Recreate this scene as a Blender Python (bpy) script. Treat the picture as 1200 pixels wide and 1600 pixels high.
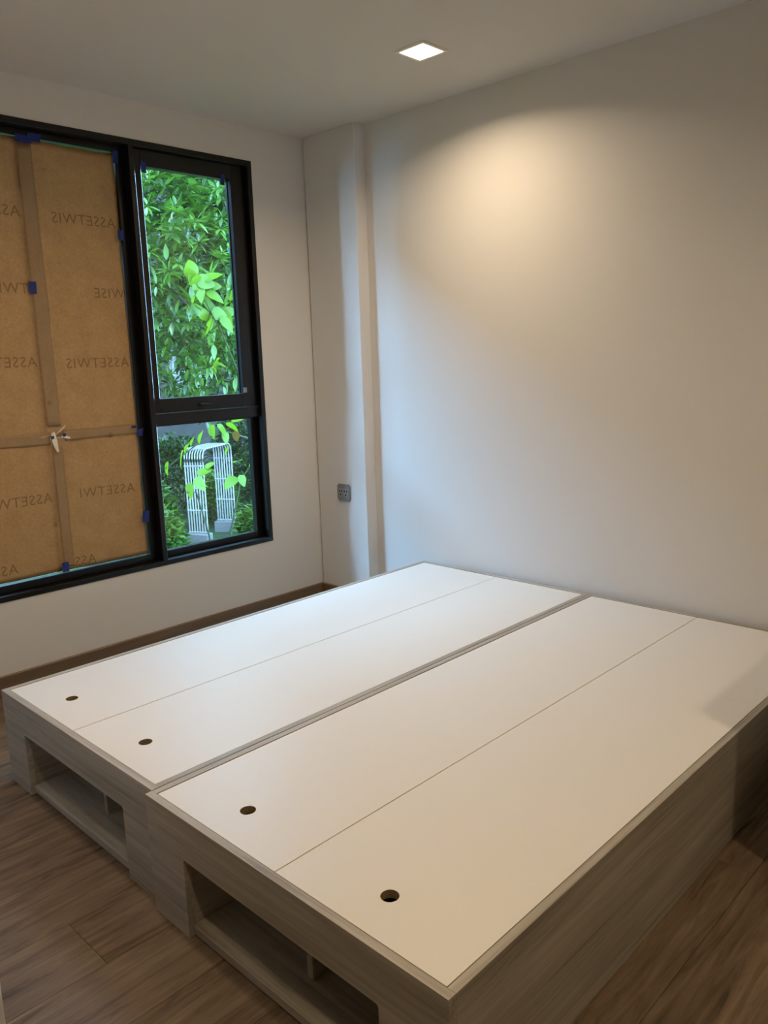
import bpy, bmesh, math, random
from mathutils import Vector, Matrix, Quaternion, noise

for o in list(bpy.data.objects):
    bpy.data.objects.remove(o, do_unlink=True)
S = bpy.context.scene
COL = S.collection
R0 = random.Random(7)

# ------------------------------------------------------------------ camera
cam_d = bpy.data.cameras.new('camera')
cam_d.sensor_fit = 'AUTO'
cam_d.sensor_width = 36.0
cam_d.lens = 1245.54 * 36.0 / 1600.0
cam_d.clip_start = 0.02
cam = bpy.data.objects.new('camera', cam_d)
COL.objects.link(cam)
CR = Vector((0.72065464, 0.69256523, -0.03178507))
CU = Vector((-0.10830408, 0.15774342, 0.98152292))
CF = Vector((-0.68478253, 0.70389659, -0.18868616))
m = Matrix.Identity(4)
for i in range(3):
    m[i][0] = CR[i]; m[i][1] = CU[i]; m[i][2] = -CF[i]
m.translation = Vector((3.1805, -2.8327, 1.2718))
cam.matrix_world = m
S.camera = cam

# ------------------------------------------------------------------ sky, sun, exposure
SKY = 47.0
W = bpy.data.worlds.new('sky')
S.world = W
W.use_nodes = True
nt = W.node_tree
nt.nodes.clear()
out = nt.nodes.new('ShaderNodeOutputWorld')
bg = nt.nodes.new('ShaderNodeBackground')
tc = nt.nodes.new('ShaderNodeTexCoord')
sp = nt.nodes.new('ShaderNodeSeparateXYZ')
rp = nt.nodes.new('ShaderNodeValToRGB')
rp.color_ramp.elements[0].position = 0.0
rp.color_ramp.elements[0].color = (0.37, 0.635, 1.0, 1)
rp.color_ramp.elements[1].position = 0.8
rp.color_ramp.elements[1].color = (0.32, 0.58, 1.0, 1)
nt.links.new(tc.outputs['Generated'], sp.inputs[0])
nt.links.new(sp.outputs['Z'], rp.inputs[0])
nt.links.new(rp.outputs[0], bg.inputs['Color'])
bg.inputs['Strength'].default_value = SKY
nt.links.new(bg.outputs[0], out.inputs['Surface'])

sun_d = bpy.data.lights.new('sun', 'SUN')
sun_d.energy = 5.0
sun_d.angle = math.radians(12)
sun_d.color = (1.0, 0.97, 0.88)
sun = bpy.data.objects.new('sun', sun_d)
sun.rotation_euler = Vector((-0.42, 0.30, -0.86)).to_track_quat('-Z', 'Y').to_euler()
sun.location = (0, 0, 12)
COL.objects.link(sun)

vs = S.view_settings
vs.view_transform = 'Standard'
vs.look = 'None'
vs.exposure = 0.0
vs.gamma = 1.0
vs.use_curve_mapping = False
S.cycles.max_bounces = 7
S.cycles.diffuse_bounces = 4
S.cycles.transparent_max_bounces = 10
S.cycles.caustics_reflective = False
S.cycles.caustics_refractive = False

LAMP_W = 8.5
LAMP_C = (1.0, 0.768, 0.505)

# ------------------------------------------------------------------ materials
def new_mat(name):
    mt = bpy.data.materials.new(name)
    mt.use_nodes = True
    n = mt.node_tree
    b = n.nodes['Principled BSDF']
    return mt, n, b

def plain(name, col, rough=0.5, spec=0.5, bump=0.0, bscale=60, metal=0.0, vary=0.0):
    mt, n, b = new_mat(name)
    b.inputs['Base Color'].default_value = (*col, 1)
    b.inputs['Roughness'].default_value = rough
    b.inputs['Specular IOR Level'].default_value = spec
    b.inputs['Metallic'].default_value = metal
    if bump or vary:
        t = n.nodes.new('ShaderNodeTexCoord')
        ns = n.nodes.new('ShaderNodeTexNoise')
        ns.inputs['Scale'].default_value = bscale
        ns.inputs['Detail'].default_value = 5
        n.links.new(t.outputs['Object'], ns.inputs['Vector'])
        if bump:
            bp = n.nodes.new('ShaderNodeBump')
            bp.inputs['Strength'].default_value = bump
            bp.inputs['Distance'].default_value = 0.002
            n.links.new(ns.outputs['Fac'], bp.inputs['Height'])
            n.links.new(bp.outputs[0], b.inputs['Normal'])
        if vary:
            r = n.nodes.new('ShaderNodeValToRGB')
            r.color_ramp.elements[0].color = (*[c * (1 - vary) for c in col], 1)
            r.color_ramp.elements[1].color = (*[min(1, c * (1 + vary)) for c in col], 1)
            r.color_ramp.elements[0].position = 0.3
            r.color_ramp.elements[1].position = 0.7
            n.links.new(ns.outputs['Fac'], r.inputs[0])
            n.links.new(r.outputs[0], b.inputs['Base Color'])
    return mt

def wood(name, axis, stops, across=26, along=1.3, rough=0.5, streak=0.35, bump=0.15, spec=0.4, rnd=1.0):
    """grain runs along `axis`; colour from two stretched noises, shifted per object"""
    mt, n, b = new_mat(name)
    t = n.nodes.new('ShaderNodeTexCoord')
    oi = n.nodes.new('ShaderNodeObjectInfo')
    mul = n.nodes.new('ShaderNodeMath'); mul.operation = 'MULTIPLY'; mul.inputs[1].default_value = 37.0 * rnd
    n.links.new(oi.outputs['Random'], mul.inputs[0])
    add = n.nodes.new('ShaderNodeVectorMath'); add.operation = 'ADD'
    n.links.new(t.outputs['Object'], add.inputs[0])
    n.links.new(mul.outputs[0], add.inputs[1])
    mp = n.nodes.new('ShaderNodeMapping')
    sc = [across] * 3
    sc['xyz'.index(axis)] = along
    mp.inputs['Scale'].default_value = sc
    n.links.new(add.outputs[0], mp.inputs['Vector'])
    n1 = n.nodes.new('ShaderNodeTexNoise')
    n1.inputs['Scale'].default_value = 1.0; n1.inputs['Detail'].default_value = 6
    n1.inputs['Roughness'].default_value = 0.66; n1.inputs['Distortion'].default_value = 1.1
    n.links.new(mp.outputs[0], n1.inputs['Vector'])
    mp2 = n.nodes.new('ShaderNodeMapping')
    sc2 = [across * 0.22] * 3
    sc2['xyz'.index(axis)] = along * 0.9
    mp2.inputs['Scale'].default_value = sc2
    n.links.new(add.outputs[0], mp2.inputs['Vector'])
    n2 = n.nodes.new('ShaderNodeTexNoise')
    n2.inputs['Scale'].default_value = 1.0; n2.inputs['Detail'].default_value = 4
    n.links.new(mp2.outputs[0], n2.inputs['Vector'])
    mx = n.nodes.new('ShaderNodeMix'); mx.data_type = 'FLOAT'
    mx.inputs[0].default_value = streak
    n.links.new(n1.outputs['Fac'], mx.inputs[2]); n.links.new(n2.outputs['Fac'], mx.inputs[3])
    r = n.nodes.new('ShaderNodeValToRGB')
    while len(r.color_ramp.elements) < len(stops):
        r.color_ramp.elements.new(0.5)
    for e, (p, c) in zip(r.color_ramp.elements, stops):
        e.position = p; e.color = (*c, 1)
    n.links.new(mx.outputs[0], r.inputs[0])
    n.links.new(r.outputs[0], b.inputs['Base Color'])
    bp = n.nodes.new('ShaderNodeBump'); bp.inputs['Strength'].default_value = bump; bp.inputs['Distance'].default_value = 0.001
    n.links.new(n1.outputs['Fac'], bp.inputs['Height']); n.links.new(bp.outputs[0], b.inputs['Normal'])
    b.inputs['Roughness'].default_value = rough
    b.inputs['Specular IOR Level'].default_value = spec
    return mt

def leaf_mat(name, c1, c2, trans=0.35, gloss=0.12, rough=0.35):
    mt = bpy.data.materials.new(name); mt.use_nodes = True
    n = mt.node_tree; n.nodes.clear()
    o = n.nodes.new('ShaderNodeOutputMaterial')
    t = n.nodes.new('ShaderNodeTexCoord')
    oi = n.nodes.new('ShaderNodeObjectInfo')
    ns = n.nodes.new('ShaderNodeTexNoise'); ns.inputs['Scale'].default_value = 3.1; ns.inputs['Detail'].default_value = 3
    gm = n.nodes.new('ShaderNodeNewGeometry')
    ad = n.nodes.new('ShaderNodeMath'); ad.operation = 'ADD'
    n.links.new(gm.outputs['Position'], ns.inputs['Vector'])
    rr = n.nodes.new('ShaderNodeMath'); rr.operation = 'MULTIPLY_ADD'
    rr.inputs[1].default_value = 0.5; rr.inputs[2].default_value = -0.25
    n.links.new(gm.outputs['Random Per Island'], rr.inputs[0])
    n.links.new(ns.outputs['Fac'], ad.inputs[0]); n.links.new(rr.outputs[0], ad.inputs[1])
    r = n.nodes.new('ShaderNodeValToRGB')
    r.color_ramp.elements[0].position = 0.25; r.color_ramp.elements[0].color = (*c1, 1)
    r.color_ramp.elements[1].position = 0.75; r.color_ramp.elements[1].color = (*c2, 1)
    n.links.new(ad.outputs[0], r.inputs[0])
    d = n.nodes.new('ShaderNodeBsdfDiffuse'); tr = n.nodes.new('ShaderNodeBsdfTranslucent')
    g = n.nodes.new('ShaderNodeBsdfGlossy'); g.inputs['Roughness'].default_value = rough
    g.inputs['Color'].default_value = (0.9, 1, 0.95, 1)
    n.links.new(r.outputs[0], d.inputs['Color'])
    tm = n.nodes.new('ShaderNodeMix'); tm.data_type = 'RGBA'; tm.blend_type = 'MULTIPLY'; tm.inputs[0].default_value = 1
    n.links.new(r.outputs[0], tm.inputs[6]); tm.inputs[7].default_value = (1.5, 1.35, 0.5, 1)
    n.links.new(tm.outputs[2], tr.inputs['Color'])
    m1 = n.nodes.new('ShaderNodeMixShader'); m1.inputs[0].default_value = trans
    n.links.new(d.outputs[0], m1.inputs[1]); n.links.new(tr.outputs[0], m1.inputs[2])
    m2 = n.nodes.new('ShaderNodeMixShader'); m2.inputs[0].default_value = gloss
    n.links.new(m1.outputs[0], m2.inputs[1]); n.links.new(g.outputs[0], m2.inputs[2])
    n.links.new(m2.outputs[0], o.inputs['Surface'])
    return mt

def glass_mat(name, tint):
    mt = bpy.data.materials.new(name); mt.use_nodes = True
    n = mt.node_tree; n.nodes.clear()
    o = n.nodes.new('ShaderNodeOutputMaterial')
    tr = n.nodes.new('ShaderNodeBsdfTransparent'); tr.inputs['Color'].default_value = (*tint, 1)
    g = n.nodes.new('ShaderNodeBsdfGlossy'); g.inputs['Roughness'].default_value = 0.02
    lw = n.nodes.new('ShaderNodeLayerWeight'); lw.inputs['Blend'].default_value = 0.5
    pw = n.nodes.new('ShaderNodeMath'); pw.operation = 'POWER'; pw.inputs[1].default_value = 5.0
    fr = n.nodes.new('ShaderNodeMath'); fr.operation = 'MULTIPLY_ADD'; fr.inputs[1].default_value = 0.94; fr.inputs[2].default_value = 0.03
    n.links.new(lw.outputs['Facing'], pw.inputs[0]); n.links.new(pw.outputs[0], fr.inputs[0])
    ms = n.nodes.new('ShaderNodeMixShader')
    n.links.new(fr.outputs[0], ms.inputs[0]); n.links.new(tr.outputs[0], ms.inputs[1]); n.links.new(g.outputs[0], ms.inputs[2])
    n.links.new(ms.outputs[0], o.inputs['Surface'])
    return mt

def paper_mat(name, c1, c2, trans=0.2):
    mt = bpy.data.materials.new(name); mt.use_nodes = True
    n = mt.node_tree; n.nodes.clear()
    o = n.nodes.new('ShaderNodeOutputMaterial')
    gm = n.nodes.new('ShaderNodeNewGeometry')
    ns = n.nodes.new('ShaderNodeTexNoise'); ns.inputs['Scale'].default_value = 14; ns.inputs['Detail'].default_value = 8
    ns.inputs['Roughness'].default_value = 0.7
    n.links.new(gm.outputs['Position'], ns.inputs['Vector'])
    r = n.nodes.new('ShaderNodeValToRGB')
    r.color_ramp.elements[0].position = 0.36; r.color_ramp.elements[0].color = (*c1, 1)
    r.color_ramp.elements[1].position = 0.66; r.color_ramp.elements[1].color = (*c2, 1)
    ns2 = n.nodes.new('ShaderNodeTexNoise'); ns2.inputs['Scale'].default_value = 95; ns2.inputs['Detail'].default_value = 3
    n.links.new(gm.outputs['Position'], ns2.inputs['Vector'])
    mxf = n.nodes.new('ShaderNodeMix'); mxf.data_type = 'FLOAT'; mxf.inputs[0].default_value = 0.45
    n.links.new(ns.outputs['Fac'], mxf.inputs[2]); n.links.new(ns2.outputs['Fac'], mxf.inputs[3])
    n.links.new(mxf.outputs[0], r.inputs[0])
    # sparse darker stains
    vo = n.nodes.new('ShaderNodeTexVoronoi'); vo.inputs['Scale'].default_value = 5.5
    n.links.new(gm.outputs['Position'], vo.inputs['Vector'])
    st = n.nodes.new('ShaderNodeValToRGB')
    st.color_ramp.elements[0].position = 0.04; st.color_ramp.elements[0].color = (0.7, 0.66, 0.6, 1)
    st.color_ramp.elements[1].position = 0.085; st.color_ramp.elements[1].color = (1, 1, 1, 1)
    n.links.new(vo.outputs['Distance'], st.inputs[0])
    mm = n.nodes.new('ShaderNodeMix'); mm.data_type = 'RGBA'; mm.blend_type = 'MULTIPLY'; mm.inputs[0].default_value = 1
    n.links.new(r.outputs[0], mm.inputs[6]); n.links.new(st.outputs[0], mm.inputs[7])
    bp = n.nodes.new('ShaderNodeBump'); bp.inputs['Strength'].default_value = 0.6; bp.inputs['Distance'].default_value = 0.006
    n.links.new(ns.outputs['Fac'], bp.inputs['Height'])
    d = n.nodes.new('ShaderNodeBsdfDiffuse'); t = n.nodes.new('ShaderNodeBsdfTranslucent')
    n.links.new(mm.outputs[2], d.inputs['Color']); n.links.new(mm.outputs[2], t.inputs['Color'])
    n.links.new(bp.outputs[0], d.inputs['Normal'])
    ms = n.nodes.new('ShaderNodeMixShader'); ms.inputs[0].default_value = trans
    n.links.new(d.outputs[0], ms.inputs[1]); n.links.new(t.outputs[0], ms.inputs[2])
    n.links.new(ms.outputs[0], o.inputs['Surface'])
    return mt

M = {}
M['wall'] = plain('matte_white_paint', (0.71, 0.70, 0.685), 0.85, 0.2, 0.05, 180)
M['ceiling'] = plain('matte_ceiling_paint', (0.66, 0.645, 0.625), 0.9, 0.15, 0.04, 160)
M['black'] = plain('black_powder_coat', (0.0025, 0.0025, 0.003), 0.3, 0.4)
M['rubber'] = plain('black_gasket', (0.004, 0.004, 0.004), 0.6, 0.3)
M['glass'] = glass_mat('window_glass', (0.93, 0.98, 0.95))
M['paper'] = paper_mat('kraft_paper', (0.4144, 0.2520, 0.1232), (0.5376, 0.3360, 0.1680))
M['mask_tape'] = paper_mat('tan_packing_tape', (0.3410, 0.2255, 0.1265), (0.4070, 0.2695, 0.1540), 0.12)
M['ink'] = plain('faded_brown_ink', (0.2592, 0.1566, 0.0734), 0.8, 0.1)
M['blue_tape'] = plain('blue_painters_tape', (0.02, 0.035, 0.20), 0.6, 0.3, 0.2, 300)
M['white_tape'] = plain('torn_white_tape', (0.72, 0.68, 0.60), 0.6, 0.3)
M['lam_x'] = wood('grey_oak_laminate_x', 'x', [(0.33, (0.18, 0.152, 0.115)), (0.43, (0.315, 0.278, 0.222)), (0.54, (0.405, 0.362, 0.296)), (0.68, (0.52, 0.472, 0.395))], across=55, along=1.6, rough=0.5, streak=0.4)
M['lam_y'] = wood('grey_oak_laminate_y', 'y', [(0.33, (0.18, 0.152, 0.115)), (0.43, (0.315, 0.278, 0.222)), (0.54, (0.405, 0.362, 0.296)), (0.68, (0.52, 0.472, 0.395))], across=55, along=1.6, rough=0.5, streak=0.4)
M['lid'] = plain('white_melamine', (0.75, 0.715, 0.645), 0.42, 0.4, 0.02, 400)
M['core'] = plain('particle_board_core', (0.30, 0.21, 0.11), 0.9, 0.1, 0.4, 500, vary=0.3)
M['plank'] = wood('brown_oak_plank', 'y', [(0.35, (0.028, 0.018, 0.010)), (0.41, (0.088, 0.058, 0.034)), (0.50, (0.145, 0.099, 0.060)), (0.60, (0.188, 0.134, 0.086)), (0.70, (0.25, 0.188, 0.128))], across=38, along=3.4, rough=0.48, streak=0.32, bump=0.35)
M['skirt'] = wood('brown_skirting_wood', 'y', [(0.3, (0.13, 0.085, 0.052)), (0.7, (0.21, 0.145, 0.095))], across=40, along=1.5, rough=0.45)
M['skirt_x'] = wood('brown_skirting_wood_x', 'x', [(0.3, (0.13, 0.085, 0.052)), (0.7, (0.21, 0.145, 0.095))], across=40, along=1.5, rough=0.45)
M['subfloor'] = plain('dark_underlay', (0.03, 0.022, 0.015), 0.9, 0.1)
M['socket'] = plain('grey_plastic', (0.20, 0.215, 0.225), 0.4, 0.4)
M['socket_face'] = plain('lighter_grey_plastic', (0.27, 0.285, 0.295), 0.4, 0.4)
M['hole'] = plain('dark_slot', (0.01, 0.01, 0.01), 0.8, 0.1)
M['trim_white'] = plain('white_lamp_trim', (0.85, 0.83, 0.80), 0.5, 0.3)
M['metal'] = plain('brushed_steel', (0.5, 0.5, 0.5), 0.35, 0.5, metal=1.0)
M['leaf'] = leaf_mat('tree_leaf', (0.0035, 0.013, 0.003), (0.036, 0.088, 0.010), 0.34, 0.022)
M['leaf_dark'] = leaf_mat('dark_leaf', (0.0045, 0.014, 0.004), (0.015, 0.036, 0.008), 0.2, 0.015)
M['leaf_lime'] = leaf_mat('lime_leaf', (0.022, 0.055, 0.003), (0.038, 0.078, 0.006), 0.45, 0.008)
M['leaf_shrub'] = leaf_mat('shrub_leaf', (0.012, 0.036, 0.005), (0.040, 0.082, 0.012), 0.3, 0.015)
M['leaf_brown'] = leaf_mat('withered_leaf', (0.022, 0.014, 0.003), (0.032, 0.020, 0.005), 0.3, 0.0)
M['bark'] = plain('grey_brown_bark', (0.035, 0.028, 0.02), 0.9, 0.2, 0.8, 40, vary=0.35)
M['stem'] = plain('green_stem', (0.006, 0.010, 0.003), 0.8, 0.1)
M['white_metal'] = plain('white_painted_metal', (0.0950, 0.0912, 0.0874), 0.45, 0.4)
M['concrete'] = plain('pale_concrete', (0.0570, 0.0547, 0.0517), 0.85, 0.2, 0.3, 30, vary=0.15)
M['facade'] = plain('grey_render', (0.0198, 0.0198, 0.0190), 0.9, 0.1, 0.3, 6, vary=0.25)
M['pane_dark'] = plain('dark_window_pane', (0.02, 0.025, 0.03), 0.15, 0.5)
M['grass'] = plain('lawn_soil', (0.012, 0.022, 0.006), 0.95, 0.1, 0.8, 25, vary=0.5)

# ------------------------------------------------------------------ helpers
def mesh_obj(name, bm, mat, parent=None, loc=None, smooth=False):
    me = bpy.data.meshes.new(name)
    bmesh.ops.recalc_face_normals(bm, faces=bm.faces)
    bm.to_mesh(me); bm.free()
    if smooth:
        for p in me.polygons: p.use_smooth = True
    mats = mat if isinstance(mat, (list, tuple)) else [mat]
    for k in mats:
        me.materials.append(M[k])
    o = bpy.data.objects.new(name, me)
    COL.objects.link(o)
    if parent is not None:
        o.parent = parent
    if loc is not None:
        o.location = loc
    return o

def box_into(bm, x0, x1, y0, y1, z0, z1, bevel=0.0):
    g = bmesh.ops.create_cube(bm, size=1.0)
    for v in g['verts']:
        v.co = Vector(((x0 + x1) / 2 + v.co.x * (x1 - x0), (y0 + y1) / 2 + v.co.y * (y1 - y0), (z0 + z1) / 2 + v.co.z * (z1 - z0)))
    if bevel:
        es = list({e for v in g['verts'] for e in v.link_edges})
        bmesh.ops.bevel(bm, geom=es, offset=bevel, segments=1, affect='EDGES')

def box(name, x0, x1, y0, y1, z0, z1, mat, parent=None, bevel=0.0):
    """box given in WORLD coordinates; with a parent it is stored relative to the parent's location"""
    org = parent_loc(parent)
    c = Vector(((x0 + x1) / 2, (y0 + y1) / 2, z0))
    bm = bmesh.new()
    box_into(bm, x0 - c.x, x1 - c.x, y0 - c.y, y1 - c.y, 0, z1 - z0, bevel)
    return mesh_obj(name, bm, mat, parent, c - org)

def parent_loc(p):
    v = Vector((0, 0, 0))
    while p is not None:
        v += p.location
        p = p.parent
    return v

def tag(o, label=None, cat=None, group=None, kind=None):
    if label: o['label'] = label
    if cat: o['category'] = cat
    if group: o['group'] = group
    if kind: o['kind'] = kind
    return o

def empty(name, loc, label=None, cat=None, group=None, kind=None):
    o = bpy.data.objects.new(name, None)
    o.empty_display_size = 0.1
    COL.objects.link(o)
    o.location = loc
    return tag(o, label, cat, group, kind)

def tube_into(bm, pts, rads, n=8):
    rings = []
    pts = [Vector(p) for p in pts]
    for i, p in enumerate(pts):
        d = (pts[min(i + 1, len(pts) - 1)] - pts[max(i - 1, 0)]).normalized()
        a = d.cross(Vector((0, 0, 1)))
        if a.length < 1e-3: a = d.cross(Vector((0, 1, 0)))
        a.normalize(); b = d.cross(a)
        r = rads[i] if isinstance(rads, (list, tuple)) else rads
        rings.append([bm.verts.new(p + a * (r * math.cos(2 * math.pi * k / n)) + b * (r * math.sin(2 * math.pi * k / n))) for k in range(n)])
    for q in range(len(rings) - 1):
        for k in range(n):
            bm.faces.new((rings[q][k], rings[q][(k + 1) % n], rings[q + 1][(k + 1) % n], rings[q + 1][k]))
    bm.faces.new(rings[0]); bm.faces.new(rings[-1])

# ------------------------------------------------------------------ room shell
HC = 2.35            # ceiling height
YF = -2.45           # wall opposite the headboard wall
XE = 1.847           # where that wall ends
XR = 3.95            # right wall
YR = -4.3            # end of the hall behind the camera
WY1, WY0 = -0.3826, -2.235      # window opening along the wall
WZ0, WZ1 = 0.3797, 2.1979

bm = bmesh.new()
for (y0, y1, z0, z1) in ((WY1, 0.15, -0.12, HC + 0.12), (YF - 0.1, WY0, -0.12, HC + 0.12), (WY0, WY1, -0.12, WZ0), (WY0, WY1, WZ1, HC + 0.12)):
    box_into(bm, -0.14, 0, y0, y1, z0, z1)
tag(mesh_obj('wall_left', bm, 'wall'), kind='structure', label='white painted wall around the black framed window')
tag(box('wall_back', -0.0, XR + 0.12, 0.012, 0.15, -0.12, HC + 0.12, 'wall'), kind='structure', label='white headboard wall lit by the ceiling lamp')
tag(box('wall_pier', 0.006, 0.3631, -0.0585, 0.012, 0.0, HC, 'wall', bevel=0.002), kind='structure', label='shallow white pier in the room corner')
tag(box('wall_right', XR, XR + 0.12, YR, 0.0, -0.12, HC + 0.12, 'wall'), kind='structure')
tag(box('wall_front', 0.0, XE, YF - 0.1, YF, 0.0, HC, 'wall', bevel=0.003), kind='structure', label='end of white wall at the lower left margin')
tag(box('wall_hall', XE - 0.1, XE, YR, YF - 0.1, 0.0, HC, 'wall'), kind='structure')
tag(box('wall_rear', XE - 0.1, XR + 0.12, YR - 0.12, YR, -0.12, HC + 0.12, 'wall'), kind='structure')
tag(box('ceiling', -0.14, XR + 0.12, YR - 0.12, 0.15, HC, HC + 0.14, 'ceiling'), kind='structure', label='flat white painted ceiling')

# floor with separate planks
FL = tag(box('floor', -0.14, XR + 0.12, YR - 0.12, 0.15, -0.14, -0.012, 'subfloor'), kind='structure', label='brown wood plank floor')
PW, PL = 0.185, 1.22
pm = bmesh.new()
box_into(pm, -PW / 2 + 0.0004, PW / 2 - 0.0004, -PL / 2 + 0.0003, PL / 2 - 0.0003, -0.012, 0.0, 0.0007)
bmesh.ops.recalc_face_normals(pm, faces=pm.faces)
plank_me = bpy.data.meshes.new('plank'); pm.to_mesh(plank_me); pm.free()
plank_me.materials.append(M['plank'])
cutm = {}
nx = int(math.ceil(XR / PW))
for i in range(nx):
    off = [0.0, 0.43, 0.83, 0.21, 0.62][i % 5]
    y = 0.0 + off * PL - PL * 0.5
    x = PW * (i + 0.5)
    if x + PW / 2 > XR: break
    while y > YR - 0.4:
        if y + PL / 2 > 0.0:                                      # first board of a row is cut at the wall
            y1, y0 = 0.0, y - PL / 2
            if y1 - y0 > 0.03:
                o = box('plank', x - PW / 2 + 0.0006, x + PW / 2 - 0.0006, y0 + 0.0006, y1 - 0.0006, -0.012, 0.0, 'plank', FL, 0.0007)
        elif not (x < XE - 0.15 and y + PL / 2 < YF - 0.05) and y - PL / 2 > YR:
            o = bpy.data.objects.new('plank', plank_me)
            COL.objects.link(o); o.parent = FL
            o.location = Vector((x, y, 0)) - FL.location
        y -= PL

# skirting
def skirt(name, x0, x1, y0, y1, mat):
    return tag(box(name, x0, x1, y0, y1, 0.0, 0.087, mat, bevel=0.003), kind='structure', label=None)
skirt('baseboard_left', 0.0, 0.014, YF, -0.0585, 'skirt')['label'] = 'brown wooden skirting under the window'
skirt('baseboard_pier', 0.014, 0.3631, -0.0725, -0.0585, 'skirt_x')
skirt('baseboard_back', 2.51, XR, -0.002, 0.012, 'skirt_x')
skirt('baseboard_front', 0.014, XE, YF, YF + 0.014, 'skirt_x')

# ------------------------------------------------------------------ window
win = empty('window_1', (-0.05, (WY0 + WY1) / 2, WZ0), kind='structure', label='black framed window, one bay papered over, one showing the garden')
def wbox(name, y0, y1, z0, z1, x0, x1, mat='black', par=None, bevel=0.0015):
    return box(name, x0, x1, y0, y1, z0, z1, mat, par or win, bevel)
FX0, FX1 = -0.115, 0.004
wbox('frame_head', WY0, WY1, WZ1 - 0.024, WZ1, FX0, FX1)
wbox('frame_sill', WY0, WY1, WZ0, WZ0 + 0.022, FX0, FX1)
wbox('frame_jamb', WY1 - 0.024, WY1, WZ0 + 0.022, WZ1 - 0.024, FX0, FX1)
wbox('frame_jamb', WY0, WY0 + 0.024, WZ0 + 0.022, WZ1 - 0.024, FX0, FX1)
MU0, MU1 = -1.012, -0.989
wbox('mullion', MU0, MU1, WZ0 + 0.022, WZ1 - 0.024, FX0, FX1)
wbox('transom', MU1, WY1 - 0.024, 1.012, 1.061, FX0, -0.018)
# glazing beads of the big fixed pane
BX0, BX1 = -0.077, -0.045
yl, yr = WY0 + 0.024, MU0
wbox('bead', yr - 0.034, yr, WZ0 + 0.022, WZ1 - 0.024, BX0, BX1)
wbox('bead', yl, yl + 0.034, WZ0 + 0.022, WZ1 - 0.024, BX0, BX1)
wbox('bead', yl + 0.034, yr - 0.034, WZ0 + 0.022, 0.432, BX0, BX1)
wbox('bead', yl + 0.034, yr - 0.034, 2.147, WZ1 - 0.024, BX0, BX1)
wbox('pane', yl + 0.034, yr - 0.034, 0.432, 2.147, -0.076, -0.070, 'glass', bevel=0)
# lower fixed light
yl2, yr2 = MU1, WY1 - 0.024
wbox('bead', yr2 - 0.036, yr2, WZ0 + 0.022, 1.012, BX0, BX1)
wbox('bead', yl2, yl2 + 0.030, WZ0 + 0.022, 1.012, BX0, BX1)
wbox('bead', yl2 + 0.030, yr2 - 0.036, WZ0 + 0.022, 0.433, BX0, BX1)
wbox('bead', yl2 + 0.030, yr2 - 0.036, 1.004, 1.012, BX0, BX1)
wbox('pane', yl2 + 0.030, yr2 - 0.036, 0.433, 1.004, -0.066, -0.060, 'glass', bevel=0)
# upper opening sash
sash = empty('sash', (0.0, 0.0, 1.0637 - WZ0), None)
sash.parent = win
sash.location = Vector((-0.05, -0.7, 1.0637)) - win.location
def sbox(name, y0, y1, z0, z1, mat='black', x0=-0.068, x1=-0.026, bevel=0.002):
    return box(name, x0, x1, y0, y1, z0, z1, mat, sash, bevel)
sy0, sy1, sz0, sz1 = MU1 + 0.001, yr2 - 0.002, 1.0637, WZ1 - 0.026
gy0, gy1, gz0, gz1 = -0.943, -0.486, 1.128, 2.106
sbox('stile', sy0, gy0, sz0, sz1)
sbox('stile', gy1, sy1, sz0, sz1)
sbox('rail', gy0, gy1, sz0, gz0)
sbox('rail', gy0, gy1, gz1, sz1)
sbox('pane', gy0, gy1, gz0, gz1, 'glass', -0.066, -0.060, 0)
# pale gasket edge, lower corner bracket and handle of the sash
sbox('gasket', gy1 - 0.004, gy1, gz0, gz1, 'rubber', -0.060, -0.052, 0)
sbox('corner_clip', -0.487, -0.470, 1.132, 1.156, 'socket_face', -0.026, -0.020, 0.001)
sbox('handle', -0.745, -0.685, 1.082, 1.096, 'black', -0.026, -0.008, 0.003)

# ------------------------------------------------------------------ paper on the big pane
def wav(y, z, amp):
    p = Vector((y * 3.1, z * 2.3, 4.7))
    return amp * (noise.noise(p) + 0.45 * noise.noise(p * 3.3) + 0.22 * noise.noise(p * 8.0))
PX = -0.060
def paper_x(y, z):
    return PX + wav(y, z, 0.006)
def sheet(name, y0, y1, z0, z1, mat, label, cat, dx=0.0, ny=26, nz=44, ragged=0.004, thick=0.0004, group=None, tear=0.0):
    org = Vector((PX, (y0 + y1) / 2, z0))
    bm = bmesh.new(); grid = []
    for j in range(nz + 1):
        row = []
        for i in range(ny + 1):
            u, v = i / ny, j / nz
            y = y0 + (y1 - y0) * u; z = z0 + (z1 - z0) * v
            e = 0.0
            if i in (0, ny): y += ragged * noise.noise(Vector((z * 9, y0 * 5, 1.3 + i))) + tear * noise.noise(Vector((z * 4.5, 7.7, y0 + i)))
            if j in (0, nz): z += ragged * noise.noise(Vector((y * 9, z0 * 5, 8.3 + j))) 
            row.append(bm.verts.new(Vector((paper_x(y, z) + dx, y, z)) - org))
        grid.append(row)
    for j in range(nz):
        for i in range(ny):
            bm.faces.new((grid[j][i], grid[j][i + 1], grid[j + 1][i + 1], grid[j + 1][i]))
    o = mesh_obj(name, bm, mat, None, org, smooth=True)
    mo = o.modifiers.new('thickness', 'SOLIDIFY'); mo.thickness = thick; mo.offset = 0
    tag(o, label, cat, group)
    return o
SE = -1.452      # vertical seam
HS = 1.0         # horizontal seam
GP = 'kraft paper sheets taped over the window'
pTR = sheet('paper_sheet', -1.47, -1.0475, 1.002, 2.1435, 'paper', 'brown paper sheet, upper one beside the black mullion', 'paper', 0.0, group=GP)
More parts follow.
